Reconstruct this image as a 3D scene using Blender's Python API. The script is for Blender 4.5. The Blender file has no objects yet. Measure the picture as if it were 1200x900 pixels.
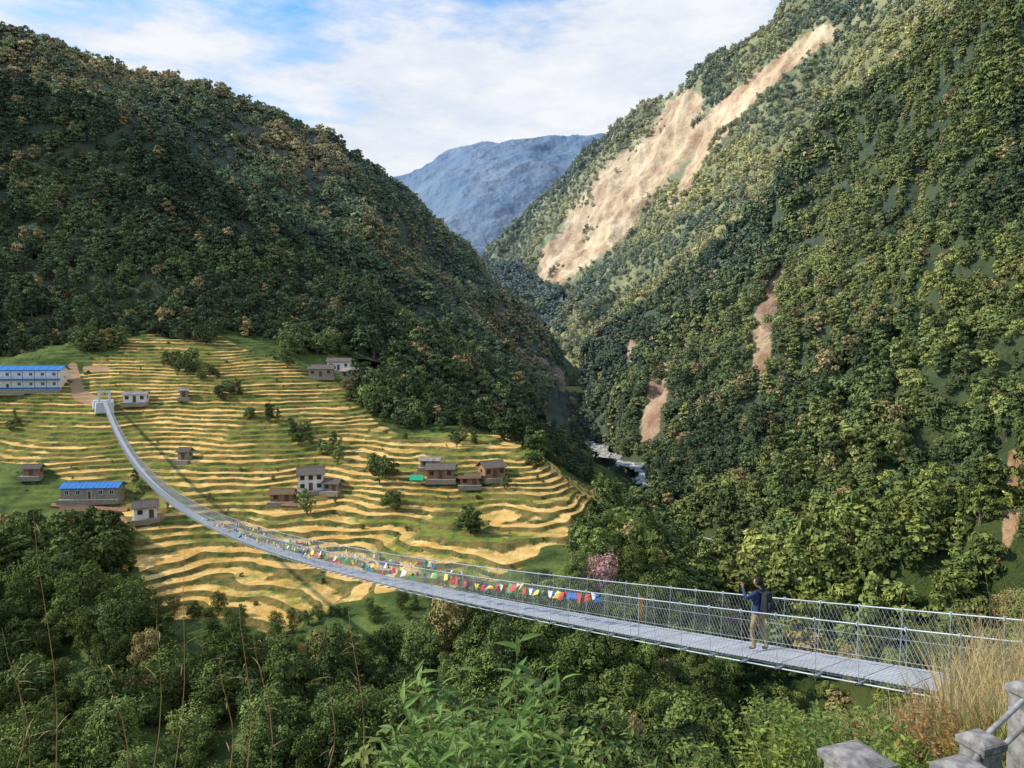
import bpy, math, random
import numpy as np
from mathutils import Vector, Matrix
random.seed(7); rng=np.random.default_rng(7)
scene=bpy.context.scene
# ------------------------------------------------------------------ image pixel helper
# Landmarks are placed by image pixel (column, row) + estimated depth (metres along Y)
F=870.0; PITCH=math.atan(40/870.0); CP,SP=math.cos(PITCH),math.sin(PITCH)
def S(b,e,d):
    u=(b-600)/F; v=(450-e)/F
    y=CP+v*SP; z=-SP+v*CP
    k=d/y
    return np.array([u*k,d,z*k])
def to_pixel(P):  # world points back to image pixel column and row
    P=np.asarray(P); f=P[:,1]*CP-P[:,2]*SP; up=P[:,1]*SP+P[:,2]*CP
    f=np.where(f<0.1,0.1,f)
    return 600+F*P[:,0]/f, 450-F*up/f
# ------------------------------------------------------------------ noise
def _h(i,j,k,s):
    n=(i*374761393+j*668265263+k*2147483647+s*974711)&0xffffffff
    n=((n^(n>>13))*1274126177)&0xffffffff
    n=((n^(n>>16))*2246822519)&0xffffffff
    return ((n^(n>>15))&0xffffff)/float(0xffffff)
def vn(x,y,z,s=0):
    xi=np.floor(x).astype(np.int64);yi=np.floor(y).astype(np.int64);zi=np.floor(z).astype(np.int64)
    fx=x-xi;fy=y-yi;fz=z-zi
    fx=fx*fx*(3-2*fx);fy=fy*fy*(3-2*fy);fz=fz*fz*(3-2*fz)
    r=0
    for a in (0,1):
        for b in (0,1):
            for c in (0,1):
                w=(fx if a else 1-fx)*(fy if b else 1-fy)*(fz if c else 1-fz)
                r=r+w*_h(xi+a,yi+b,zi+c,s)
    return r*2-1
def fbm(P,scale,o=4,s=0,g=0.5):
    P=np.asarray(P)/scale; r=0;a=1;t=0
    for k in range(o):
        r=r+a*vn(P[:,0],P[:,1],P[:,2],s+k*17); t+=a; a*=g; P=P*2.03+7.1
    return r/t*1.5
def sstep(a,b,x):
    t=np.clip((x-a)/(b-a),0,1); return t*t*(3-2*t)
# ------------------------------------------------------------------ mesh helpers
def mesh_np(name,v,f,mats=None,mi=None,smooth=False,attrs=None):
    v=np.asarray(v,dtype=np.float32); f=np.asarray(f,dtype=np.int32); m,k=f.shape
    me=bpy.data.meshes.new(name)
    me.vertices.add(len(v)); me.vertices.foreach_set('co',v.ravel())
    me.loops.add(m*k); me.loops.foreach_set('vertex_index',f.ravel())
    me.polygons.add(m); me.polygons.foreach_set('loop_start',np.arange(0,m*k,k,dtype=np.int32))
    for a in (mats or []): me.materials.append(a)
    if mi is not None: me.polygons.foreach_set('material_index',np.asarray(mi,dtype=np.int32))
    me.polygons.foreach_set('use_smooth',np.full(m,smooth))
    me.update(calc_edges=True)
    for an,ad in (attrs or {}).items():
        at=me.attributes.new(an,'FLOAT','POINT'); at.data.foreach_set('value',np.asarray(ad,dtype=np.float32))
    return me
def link(name,me,parent=None,loc=None,rotz=0):
    o=bpy.data.objects.new(name,me); scene.collection.objects.link(o)
    if parent: o.parent=parent
    if loc is not None: o.location=loc
    if rotz: o.rotation_euler[2]=rotz
    return o
class MB:
    """quad builder"""
    def __init__(s): s.v=[];s.f=[];s.m=[]
    def box(s,c,size,m=0,rot=None,taper=1.0):
        c=np.array(c,float); hx,hy,hz=[a/2 for a in size]
        b=len(s.v)
        for z in (-1,1):
            t=taper if z>0 else 1
            for x,y in ((-1,-1),(1,-1),(1,1),(-1,1)):
                p=np.array([x*hx*t,y*hy*t,z*hz])
                if rot is not None: p=rot@p
                s.v.append(p+c)
        for q in ((0,3,2,1),(4,5,6,7),(0,1,5,4),(1,2,6,5),(2,3,7,6),(3,0,4,7)):
            s.f.append([b+i for i in q]); s.m.append(m)
    def quad(s,a,b,c,d,m=0):
        n=len(s.v); s.v+= [np.array(p,float) for p in (a,b,c,d)]; s.f.append([n,n+1,n+2,n+3]); s.m.append(m)
    def tube(s,pts,rad,m=0,n=6,cap=True):
        pts=[np.array(p,float) for p in pts]
        if np.isscalar(rad): rad=[rad]*len(pts)
        b=len(s.v)
        for i,p in enumerate(pts):
            d=pts[min(i+1,len(pts)-1)]-pts[max(i-1,0)]; d=d/(np.linalg.norm(d)+1e-9)
            a=np.cross(d,[0,0,1.0]); 
            if np.linalg.norm(a)<1e-3: a=np.array([1.0,0,0])
            a/=np.linalg.norm(a); c=np.cross(d,a)
            for k in range(n):
                t=2*math.pi*k/n; s.v.append(p+rad[i]*(a*math.cos(t)+c*math.sin(t)))
        for i in range(len(pts)-1):
            for k in range(n):
                s.f.append([b+i*n+k,b+i*n+(k+1)%n,b+(i+1)*n+(k+1)%n,b+(i+1)*n+k]); s.m.append(m)
    def mesh(s,name,mats,smooth=False): return mesh_np(name,s.v,s.f,mats,s.m,smooth)
# ------------------------------------------------------------------ materials
def newmat(name,rough=0.8,spec=0.2):
    m=bpy.data.materials.new(name); m.use_nodes=True; nt=m.node_tree
    b=nt.nodes['Principled BSDF']; b.inputs['Roughness'].default_value=rough
    b.inputs['Specular IOR Level'].default_value=spec
    return m,nt,b
def N(nt,t,**k):
    n=nt.nodes.new(t)
    for a,b in k.items(): setattr(n,a,b)
    return n
def mixc(nt,fac,a,b,blend='MIX'):
    n=N(nt,'ShaderNodeMix',data_type='RGBA',blend_type=blend)
    for i,x in ((0,fac),(6,a),(7,b)):
        if hasattr(x,'is_output'): nt.links.new(x,n.inputs[i])
        elif i==0: n.inputs[0].default_value=x
        else: n.inputs[i].default_value=(*x,1) if len(x)==3 else x
    return n.outputs[2]
def mth(nt,op,a,b=0.0,c=None,clamp=False):
    n=N(nt,'ShaderNodeMath',operation=op); n.use_clamp=clamp
    for i,x in enumerate((a,b) if c is None else (a,b,c)):
        if hasattr(x,'is_output'): nt.links.new(x,n.inputs[i])
        else: n.inputs[i].default_value=x
    return n.outputs[0]
def noise(nt,scale,detail=4,vec=None,rough=0.55):
    n=N(nt,'ShaderNodeTexNoise'); n.inputs['Scale'].default_value=scale; n.inputs['Detail'].default_value=detail
    n.inputs['Roughness'].default_value=rough
    if vec is not None: nt.links.new(vec,n.inputs['Vector'])
    return n.outputs['Fac']
def ramp(nt,x,a,b):
    n=N(nt,'ShaderNodeMapRange'); n.clamp=True; nt.links.new(x,n.inputs[0])
    n.inputs[1].default_value=a; n.inputs[2].default_value=b
    return n.outputs[0]
def plain(name,c1,c2=None,rough=0.8,scale=3.0,metal=0,spec=0.2,bump=0.0):
    m,nt,b=newmat(name,rough,spec); b.inputs['Metallic'].default_value=metal
    c2=c2 or tuple(x*0.7 for x in c1)
    tc=N(nt,'ShaderNodeTexCoord')
    nz=noise(nt,scale,5,tc.outputs['Object'])
    nt.links.new(mixc(nt,ramp(nt,nz,0.35,0.65),c2,c1),b.inputs['Base Color'])
    if bump:
        bp=N(nt,'ShaderNodeBump'); bp.inputs['Strength'].default_value=bump; nt.links.new(nz,bp.inputs['Height']); nt.links.new(bp.outputs[0],b.inputs['Normal'])
    return m
HAZE=np.array([0.26,0.34,0.46]); HL=3300.0; H0=150.0  # aerial haze is mixed into the base colours by distance
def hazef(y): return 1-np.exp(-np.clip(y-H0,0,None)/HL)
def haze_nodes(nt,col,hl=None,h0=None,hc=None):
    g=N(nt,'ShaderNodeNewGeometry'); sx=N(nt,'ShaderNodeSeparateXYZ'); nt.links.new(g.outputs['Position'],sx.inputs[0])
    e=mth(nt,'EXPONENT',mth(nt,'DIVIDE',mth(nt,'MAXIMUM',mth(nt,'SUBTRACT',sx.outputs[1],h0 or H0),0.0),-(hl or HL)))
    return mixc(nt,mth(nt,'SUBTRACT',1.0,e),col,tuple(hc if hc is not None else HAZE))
def hill_mat(name,g1,g2,r1=(0.30,0.20,0.12),r2=(0.42,0.36,0.28),ns=0.02,thr=0.45,hl=None,hc=None,bmp=.9):
    m,nt,b=newmat(name,0.95,0.05)
    g=N(nt,'ShaderNodeNewGeometry'); pos=g.outputs['Position']
    a=mixc(nt,ramp(nt,noise(nt,ns,6,pos,0.65),0.35,0.65),g1,g2)
    rn=noise(nt,ns*1.0,7,pos,0.72)
    r=mixc(nt,ramp(nt,rn,0.38,0.62),r1,r2)
    at=N(nt,'ShaderNodeAttribute',attribute_name='rock')
    k=mth(nt,'ADD',at.outputs['Fac'],mth(nt,'MULTIPLY',mth(nt,'SUBTRACT',noise(nt,ns*2.2,7,pos,0.75),0.5),2.2))
    col=mixc(nt,ramp(nt,k,thr-.12,thr+.14),a,r)
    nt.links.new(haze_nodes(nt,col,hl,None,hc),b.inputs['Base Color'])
    bp=N(nt,'ShaderNodeBump'); bp.inputs['Strength'].default_value=bmp; bp.inputs['Distance'].default_value=0.12/ns
    nt.links.new(noise(nt,ns*4,5,pos,0.7),bp.inputs['Height']); nt.links.new(bp.outputs[0],b.inputs['Normal'])
    return m
# leaf material for instances
def leafmat(name):
    m,nt,b=newmat(name,0.7,0.15); nt.nodes.remove(b)
    b=N(nt,'ShaderNodeBsdfDiffuse')
    at=N(nt,'ShaderNodeAttribute',attribute_name='tint',attribute_type='INSTANCER')
    sh=N(nt,'ShaderNodeAttribute',attribute_name='shade')
    v=mth(nt,'MULTIPLY_ADD',sh.outputs['Fac'],1.0,0.6)
    cx=N(nt,'ShaderNodeCombineXYZ')
    for i in range(3): nt.links.new(v,cx.inputs[i])
    col=mixc(nt,1.0,at.outputs['Color'],cx.outputs[0],'MULTIPLY')
    nt.links.new(col,b.inputs['Color'])
    nt.links.new(b.outputs[0],nt.nodes['Material Output'].inputs[0])
    return m
LEAF=leafmat('tree_leaves'); BARK=plain('bark',(0.20,0.16,0.12),(0.10,0.08,0.055),0.9,4)
# ------------------------------------------------------------------ tree prototypes
protos=bpy.data.collections.new('tree_kinds')
def leafquads(c,n,s):
    k=len(c); r=rng.normal(size=(k,3)); t1=np.cross(n,r); t1/=np.linalg.norm(t1,axis=1)[:,None]+1e-9
    t2=np.cross(n,t1); sz=(s*rng.uniform(0.6,1.25,k))[:,None]
    j=rng.uniform(0.45,0.8,k)[:,None]
    v=np.stack([c-t1*sz*0.6,c-t2*sz*j*0.5+t1*sz*0.05,c+t1*sz*0.6-n*sz*0.15,c+t2*sz*j*0.5-t1*sz*0.05],1).reshape(-1,3)
    f=np.arange(k*4).reshape(-1,4); return v,f
def tree_proto(name,H,W,nl,nleaf,ls,base=0.3,conic=0.0,lean=0.3,bare=False):
    mb=MB(); top=H*0.8
    cents=[];rads=[]
    for i in range(nl):
        h=base+(1-base)*(i+0.5)/nl*0.9
        rr=(W/2)*(1-conic*h)*math.sqrt(max(0.05,1-((h-0.5)/0.62)**2))*rng.uniform(0.35,0.8)
        a=i*2.4+rng.uniform(-.5,.5)
        cents.append([rr*math.cos(a),rr*math.sin(a),h*H]); rads.append(W*rng.uniform(0.17,0.29)*(1-conic*0.6*h))
    tp=[(0,0,-1.0),(0.05*H*lean,0,H*0.25),(0.02*H,0.04*H*lean,H*0.5),(0,0,top)]
    mb.tube(tp,[0.035*H,0.025*H,0.017*H,0.006*H],0,6)
    for c in cents:
        c=np.array(c); z0=max(0.15*H,c[2]-0.3*H); st=np.array([0.02*H,0.0,z0])
        mid=(st+c)/2+np.array([0,0,-0.03*H]); mb.tube([st,mid,c],[0.012*H,0.008*H,0.003*H],0,4)
        if bare:
            for _ in range(9):
                e=c+rng.normal(size=3)*W*0.17+np.array([0,0,0.08*H]); mb.tube([mid+(c-mid)*rng.uniform(0,1),e],[0.005*H,0.001*H],0,3)
                for __ in range(4): mb.tube([e*0.6+c*0.4,e+rng.normal(size=3)*W*0.08],[0.003*H,0.001*H],0,3)
    V=[np.array(mb.v)]; Fq=[np.array(mb.f)]; M=[np.zeros(len(mb.f),int)]; Sh=[np.zeros(len(mb.v))]; off=len(mb.v)
    if not bare:
        per=nleaf//nl
        for c,r in zip(cents,rads):
            d=rng.normal(size=(per,3)); d/=np.linalg.norm(d,axis=1)[:,None]; d[:,2]=np.where(d[:,2]<-0.35,-d[:,2]*0.6,d[:,2])
            bump=1+0.28*vn(d[:,0]*2.3+c[0],d[:,1]*2.3+c[1],d[:,2]*2.3,3)
            rad=(r*bump*rng.uniform(0.72,1.08,per)**1)[:,None]
            p=np.array(c)+d*rad*np.array([1.05,1.05,0.8])
            n=d+rng.normal(size=(per,3))*0.38+np.array([0,0,.15]); n/=np.linalg.norm(n,axis=1)[:,None]
            v,f=leafquads(p,n,ls); V.append(v);Fq.append(f+off);off+=len(v);M.append(np.ones(len(f),int))
            Sh.append(np.repeat(np.clip(rng.uniform(0,1,per)*0.7+rng.uniform(0,0.3),0,1),4))
    me=mesh_np(name,np.concatenate(V),np.concatenate(Fq),[BARK,LEAF],np.concatenate(M),False,{'shade':np.concatenate(Sh)})
    o=bpy.data.objects.new(name,me); protos.objects.link(o)
# 0-3 detailed, 4-9 middle, 10-13 light, 14 bare, 15 shrub
P=[('a',8,7,12,3000,.40),('b',10,7,14,3300,.40),('c',9,5.5,12,2700,.38),('d',7,8,13,3000,.42)]
for i,(n,H,W,nl,k,ls) in enumerate(P): tree_proto('k%02d'%i,H,W,nl,k,ls,base=0.25)
Q=[(8,7,9,.95),(10,7,10,.95),(10,5,9,.85),(7,8,10,1.0),(11,6,11,.9),(8,6.5,8,.95)]
for i,(H,W,nl,ls) in enumerate(Q): tree_proto('k%02d'%(4+i),H,W,nl,540,ls,base=0.22,conic=0.45 if i in(2,4) else 0.1)
for i in range(4): tree_proto('k%02d'%(10+i),9,8,6,150,1.85,base=0.15,conic=0.2)
tree_proto('k14',9,6,12,0,1,base=0.35,bare=True)
tree_proto('k15',3.2,3.6,9,1400,.32,base=0.1)
# ------------------------------------------------------------------ scatter node group
ng=bpy.data.node_groups.new('plant_scatter','GeometryNodeTree')
ng.interface.new_socket('Geometry',in_out='INPUT',socket_type='NodeSocketGeometry')
ng.interface.new_socket('Geometry',in_out='OUTPUT',socket_type='NodeSocketGeometry')
gi=ng.nodes.new('NodeGroupInput');go=ng.nodes.new('NodeGroupOutput')
ip=ng.nodes.new('GeometryNodeInstanceOnPoints'); ci=ng.nodes.new('GeometryNodeCollectionInfo')
ci.inputs['Collection'].default_value=protos; ci.inputs['Separate Children'].default_value=True; ci.inputs['Reset Children'].default_value=True
def na(n,t):
    a=ng.nodes.new('GeometryNodeInputNamedAttribute'); a.data_type=t; a.inputs['Name'].default_value=n; return a.outputs[0]
ng.links.new(gi.outputs[0],ip.inputs['Points']); ng.links.new(ci.outputs[0],ip.inputs['Instance'])
ip.inputs['Pick Instance'].default_value=True
ng.links.new(na('kind','INT'),ip.inputs['Instance Index']); ng.links.new(na('rot','FLOAT_VECTOR'),ip.inputs['Rotation'])
ng.links.new(na('size','FLOAT_VECTOR'),ip.inputs['Scale']); ng.links.new(ip.outputs[0],go.inputs[0])
def plant_points(name,pts,size,kind,tint):
    n=len(pts); me=bpy.data.meshes.new(name); me.vertices.add(n); me.vertices.foreach_set('co',np.asarray(pts,np.float32).ravel())
    a=me.attributes.new('kind','INT','POINT'); a.data.foreach_set('value',np.asarray(kind,np.int32))
    rot=np.stack([rng.normal(0,.06,n),rng.normal(0,.06,n),rng.uniform(0,6.28,n)],1)
    a=me.attributes.new('rot','FLOAT_VECTOR','POINT'); a.data.foreach_set('vector',rot.astype(np.float32).ravel())
    a=me.attributes.new('size','FLOAT_VECTOR','POINT'); a.data.foreach_set('vector',np.asarray(size,np.float32).ravel())
    a=me.attributes.new('tint','FLOAT_COLOR','POINT'); a.data.foreach_set('color',np.concatenate([tint,np.ones((n,1))],1).astype(np.float32).ravel())
    me.update(); o=link(name,me); md=o.modifiers.new('scatter','NODES'); md.node_group=ng
    return o
# ------------------------------------------------------------------ lofted hillsides
def cr(P,n):
    """catmull-rom along axis 0"""
    R=len(P); t=np.linspace(0,R-1,n); i=np.clip(np.floor(t).astype(int),0,R-2); f=(t-i)
    Pm=np.concatenate([[2*P[0]-P[1]],P,[2*P[-1]-P[-2]]])
    a,b,c,d=Pm[i],Pm[i+1],Pm[i+2],Pm[i+3]; f=f.reshape((-1,)+(1,)*(P.ndim-1))
    return 0.5*((2*b)+(c-a)*f+(2*a-5*b+4*c-d)*f*f+(3*b-a-3*c+d)*f**3)
def loft(rows,nv,nu,back=True,bk=0.18,drop=0.22):
    G=np.array([[S(*p) for p in r] for r in rows])
    if back:
        last=G[-1]
        for k in (1,2):
            nx=last.copy(); nx[:,:2]*=1+bk*k*0.6; nx[:,2]-=drop*k*last[:,1]*(1.0 if k>1 else 0.7); G=np.concatenate([G,nx[None]])
    A=cr(G,nv); A=np.swapaxes(cr(np.swapaxes(A,0,1),nu),0,1)
    return A
def gnormals(A):
    du=np.gradient(A,axis=1);dv=np.gradient(A,axis=0); n=np.cross(du,dv); n/=np.linalg.norm(n,axis=2)[:,:,None]+1e-9
    return np.where(n[:,:,2:3]<0,-n,n)
def gridf(nv,nu):
    i=np.arange(nv*nu).reshape(nv,nu); return np.stack([i[:-1,:-1],i[:-1,1:],i[1:,1:],i[1:,:-1]],-1).reshape(-1,4)
def relief(A,amp,wl,s,gul=0.6,o=5,gg=.5):
    nv,nu,_=A.shape; n=gnormals(A); P=A.reshape(-1,3)
    a=fbm(P*np.array([1,1,0.5]),wl,o,s,gg)
    g=1-np.abs(fbm(P*np.array([1,1,0.25]),wl*0.8,o,s+50,gg))*2
    dsp=amp*(a+gul*(g-0.5))
    return A+n*dsp.reshape(nv,nu,1)
class Hill: pass
def make_hill(name,A,mat,rocks=(),extra=None,top=1.0):
    nv,nu,_=A.shape; h=Hill(); h.A=A; V=A.reshape(-1,3); h.V=V; h.b,h.e=to_pixel(V); h.F=gridf(nv,nu); h.top=int((nv-1)*top)*(nu-1); h.vv=np.repeat(np.linspace(0,1,nv)/top,nu)
    rk=np.zeros(len(V))
    h.rock=rk
    for poly,r in rocks:
        for (b0,e0,r0),(b1,e1,r1) in zip(poly[:-1],poly[1:]):
            dx,dy=b1-b0,e1-e0; t=np.clip(((h.b-b0)*dx+(h.e-e0)*dy)/(dx*dx+dy*dy),0,1)
            dist=np.hypot(h.b-b0-t*dx,h.e-e0-t*dy); rr=(r0+(r1-r0)*t)*r
            rk=np.maximum(rk,1-sstep(0.35,1.25,dist/rr)*1.0)
    h.rock=rk; at={'rock':rk}; at.update(extra or {})
    h.obj=link(name,mesh_np(name,V,h.F,[mat],None,True,at)); return h
def locate(h,b,e):
    d=(h.b-b)**2+(h.e-e)**2; c=np.where(d<d.min()+9)[0]; return h.V[c[np.argmin(h.V[c,1])]].copy()
G_DARK=np.array([.080,.116,.042]);G_MID=np.array([.160,.205,.062]);G_YEL=np.array([.46,.41,.10]);G_OLV=np.array([.30,.24,.10])
def nearriver(p):
    b,e=to_pixel(p); return ((b>692)&(b<758)&(e>536)&(e<578))|((b>638)&(b<670)&(e>458)&(e<504))
def scatter(name,h,per,palette,size=(0.7,1.25),keep=None,lod=(140,620),maxh=None,seed=0,lim=(-220,1420),rocky=0.42,resize=None,ridge=0.0,wl=90,r0=.55):
    V=h.V; Fh=h.F[:h.top]; T=np.concatenate([Fh[:,[0,1,2]],Fh[:,[0,2,3]]])
    a=np.linalg.norm(np.cross(V[T[:,1]]-V[T[:,0]],V[T[:,2]]-V[T[:,0]]),axis=1)/2
    bb=h.b[T[:,0]]; ok=(bb>lim[0])&(bb<lim[1])&(h.e[T[:,0]]>-180)&(h.e[T[:,0]]<1150)&(V[T[:,0],1]>4); a=a*ok
    n=int(a.sum()*per); ti=rng.choice(len(T),n,p=a/a.sum()); r=rng.uniform(size=(n,2)); q=r.sum(1)>1; r[q]=1-r[q]; w=np.stack([1-r.sum(1),r[:,0],r[:,1]],1)
    idx=T[ti]; pos=(V[idx]*w[:,:,None]).sum(1); rk=(h.rock[idx]*w).sum(1); vv=(h.vv[idx]*w).sum(1)
    m=rk+(rng.uniform(-.3,.3,n)+0.8*fbm(pos,25 if per>1/80 else 90,4,5))*(rk>0.03)<rocky
    m&=~nearriver(pos)
    if keep is not None: m&=keep(pos)
    pos=pos[m]; vv=vv[m]; n=len(pos)
    sc=rng.uniform(size[0]**.5,size[1]**.5,n)**2*(1+0.3*fbm(pos,60,2,9))
    if resize is not None: sc=sc*resize(pos)
    sz=np.stack([sc*rng.uniform(.85,1.2,n),sc*rng.uniform(.85,1.2,n),sc*rng.uniform(.8,1.2,n)],1)
    y=pos[:,1]; kind=np.where(y<lod[0],rng.integers(0,4,n),np.where(y<lod[1],rng.integers(4,10,n),rng.integers(10,14,n)))
    x=np.clip(0.48+0.9*fbm(pos,wl,4,seed+3,.6)+ridge*np.clip(vv-r0,-.4,1)+rng.normal(0,.18,n),0,1)[:,None]  # ridge term paints sunlit yellow into the tints towards the crest
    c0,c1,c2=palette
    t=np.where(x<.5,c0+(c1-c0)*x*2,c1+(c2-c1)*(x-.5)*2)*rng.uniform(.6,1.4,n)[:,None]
    o=rng.uniform(size=n)<.05; t[o]=G_OLV*rng.uniform(.7,1.2,o.sum())[:,None]
    if maxh is not None:
        m=maxh(pos,sz*9); pos,sz,kind,t,y=pos[m],sz[m],kind[m],t[m],y[m]
    hz=hazef(y)[:,None]; t=t*(1-hz)+HAZE*hz  # distance haze baked into the tree tint
    pos=pos-np.array([0,0,0.4]); return plant_points(name,pos,sz,kind,t)

# ---- left bank: terraced spur -------------------------------------------------
cols=[-260,0,150,300,450,580,680,760,850]
rowsA=[
 [(c,1080,82) for c in cols],
 [(-260,900,100),(0,900,100),(150,890,102),(300,880,102),(450,880,100),(580,880,98),(680,880,95),(760,900,92),(850,930,90)],
 [(-260,780,125),(0,780,125),(150,770,126),(300,765,127),(450,765,124),(580,765,122),(680,775,118),(760,790,114),(850,840,112)],
 [(-260,690,155),(0,690,155),(150,690,154),(300,690,153),(450,690,150),(580,692,148),(680,700,142),(760,715,138),(850,775,136)],
 [(-260,610,185),(0,610,185),(150,612,183),(300,620,180),(450,625,178),(580,630,174),(680,640,166),(760,668,160),(850,740,158)],
 [(-260,545,212),(0,545,212),(150,550,210),(300,555,206),(450,560,203),(580,572,200),(680,596,190),(760,648,186),(850,710,185)],
 [(-260,492,238),(0,492,238),(150,492,236),(300,494,238),(450,508,236),(580,520,232),(680,574,214),(760,634,218),(850,680,220)],
 [(-260,448,262),(0,448,260),(150,448,262),(300,440,276),(450,455,288),(580,506,280),(680,576,275),(760,618,285),(850,640,300)],
 [(-260,420,290),(0,418,290),(150,400,308),(300,392,325),(450,430,335),(580,500,340),(680,560,360),(760,585,390),(850,600,400)],
 [(-260,380,360),(0,380,360),(150,360,370),(300,360,390),(450,410,400),(580,480,430),(680,535,470),(760,560,500),(850,560,500)]]
NV,NU=860,520
A=loft(rowsA,NV,NU,back=False)
Vb=A.reshape(-1,3)
bA,eA=to_pixel(Vb)
Vb=Vb.copy()
zn=4.2*fbm(Vb,55,3,1)+1.5*fbm(Vb,17,3,2)
Vb[:,2]+=zn
poly=[(-260,470),(0,462),(85,455),(150,410),(215,388),(262,392),(305,425),(395,445),(440,490),(470,505),(560,503),(640,538),(718,583),(706,612),(640,670),(598,700),(545,700),(470,700),(385,722),(325,730),(250,712),(175,712),(155,660),(150,615),(60,560),(0,540),(-260,540)]
def inpoly(x,y,pl):
    r=np.zeros(len(x),bool); n=len(pl)
    for i in range(n):
        x0,y0=pl[i];x1,y1=pl[(i+1)%n]
        c=((y0>y)!=(y1>y)); 
        if y0!=y1: r^=c&(x<(x1-x0)*(y-y0)/(y1-y0)+x0)
    return r
jit=16*fbm(Vb,14,3,4)
tm=inpoly(bA+jit,eA+jit*0.5,poly)
tm2=inpoly(bA,eA,[(-260,380),(250,378),(460,410),(720,560),(735,610),(600,725),(300,790),(100,770),(-260,640)])
TH=1.15
zs=Vb[:,2]/TH+1.1*fbm(Vb,28,4,8)
k=np.floor(zs); f=zs-k
st=np.where(f<0.62,f*0.35,0.217+0.783*sstep(0.62,1.0,f))
ter=TH*(k+st-zs)
wt=np.where(tm|tm2,1.0,0.0)
W=wt.reshape(NV,NU)
for _ in range(4): W=(W+np.roll(W,1,0)+np.roll(W,-1,0)+np.roll(W,1,1)+np.roll(W,-1,1))/5
Vb[:,2]+=ter*W.ravel()
A=Vb.reshape(NV,NU,3)
TM=tm.astype(float).reshape(NV,NU)
for _ in range(2): TM=(TM+np.roll(TM,1,0)+np.roll(TM,-1,0)+np.roll(TM,1,1)+np.roll(TM,-1,1))/5
m,nt,b=newmat('terraced_fields',0.95,0.05)
g=N(nt,'ShaderNodeNewGeometry'); pos=g.outputs['Position']
za=N(nt,'ShaderNodeAttribute',attribute_name='zs').outputs['Fac']
ta=N(nt,'ShaderNodeAttribute',attribute_name='field').outputs['Fac']
fr=mth(nt,'FRACT',za); kk=mth(nt,'FLOOR',za)
wn=N(nt,'ShaderNodeTexWhiteNoise',noise_dimensions='1D'); nt.links.new(kk,wn.inputs['W'])
straw=mixc(nt,ramp(nt,noise(nt,0.2,6,pos,.65),.35,.65),(0.52,0.29,0.07),(0.84,0.58,0.23))
green=mixc(nt,ramp(nt,noise(nt,0.35,5,pos,.7),.35,.65),(0.09,0.15,0.03),(0.26,0.26,0.06))
big=noise(nt,0.035,6,pos,.65)
sel=mth(nt,'ADD',mth(nt,'MULTIPLY',mth(nt,'SUBTRACT',wn.outputs[0],.5),0.22),big)
fieldc=mixc(nt,ramp(nt,sel,0.43,0.50),green,straw)
edge=ramp(nt,mth(nt,'ADD',fr,mth(nt,'MULTIPLY',mth(nt,'SUBTRACT',noise(nt,0.25,6,pos,.7),.5),0.8)),0.60,0.70)
riser=mixc(nt,ramp(nt,noise(nt,0.3,6,pos,.75),.4,.6),(0.05,0.085,0.024),(0.24,0.17,0.06))
fc=mixc(nt,edge,fieldc,riser)
wild=mixc(nt,ramp(nt,noise(nt,0.12,6,pos,.7),.38,.62),(0.045,0.075,0.025),(0.14,0.18,0.05))
col=mixc(nt,ramp(nt,ta,0.35,0.65),wild,fc)
rka=N(nt,'ShaderNodeAttribute',attribute_name='rock').outputs['Fac']
col=mixc(nt,ramp(nt,rka,0.4,0.6),col,(0.38,0.25,0.15))
nt.links.new(col,b.inputs['Base Color'])
bp=N(nt,'ShaderNodeBump'); bp.inputs['Strength'].default_value=0.8; bp.inputs['Distance'].default_value=0.6
nt.links.new(noise(nt,1.0,5,pos,.75),bp.inputs['Height']); nt.links.new(bp.outputs[0],b.inputs['Normal'])
HA=make_hill('terraced_hillside',A,m,[([(85,430,7),(92,462,10),(110,470,8)],1),([(70,612,8),(150,618,7),(190,605,5)],1),([(100,432,4),(125,432,4)],1)],{'zs':zs,'field':TM.ravel()})

# ---- left mountains
B1=[[(-300,440,262),(-100,440,270),(0,430,285),(120,425,295),(240,400,320),(350,410,335),(450,440,335),(540,490,335),(610,530,335)],
 [(-300,330,330),(-100,335,340),(0,335,350),(120,335,360),(240,335,370),(350,355,380),(450,390,380),(540,445,380),(620,500,370)],
 [(-300,200,400),(-100,210,410),(0,220,420),(120,240,425),(240,275,430),(350,320,430),(440,368,425),(540,430,420),(622,490,400)],
 [(-300,30,480),(-100,60,480),(0,98,480),(110,142,480),(220,210,480),(330,290,475),(430,362,465),(530,430,450),(625,488,430)]]
gm=hill_mat('forest_floor_shade',(0.04,0.06,0.022),(0.09,0.10,0.035))
H1=make_hill('hill',relief(loft(B1,200,260),8,70,11),gm,top=.68)
B2=[[(-300,300,520),(0,300,520),(150,300,540),(300,330,560),(430,400,560),(540,440,560),(600,480,570),(650,520,580),(690,545,560)],
 [(-300,200,620),(0,200,620),(150,200,640),(300,250,670),(430,310,700),(530,375,720),(600,425,730),(645,468,740),(672,500,740)],
 [(-300,80,720),(0,100,730),(150,130,760),(300,185,800),(430,250,850),(520,315,900),(590,375,920),(630,425,930),(655,455,940)],
 [(-300,-5,800),(0,45,820),(90,72,850),(200,110,890),(300,152,930),(430,214,1000),(510,270,1080),(580,340,1120),(640,424,1080)]]
H2=make_hill('hill',relief(loft(B2,260,340),20,130,21,1.2,5,.5),gm,[([(632,422,6),(655,440,8),(660,455,5)],1)],top=.68)
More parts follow.
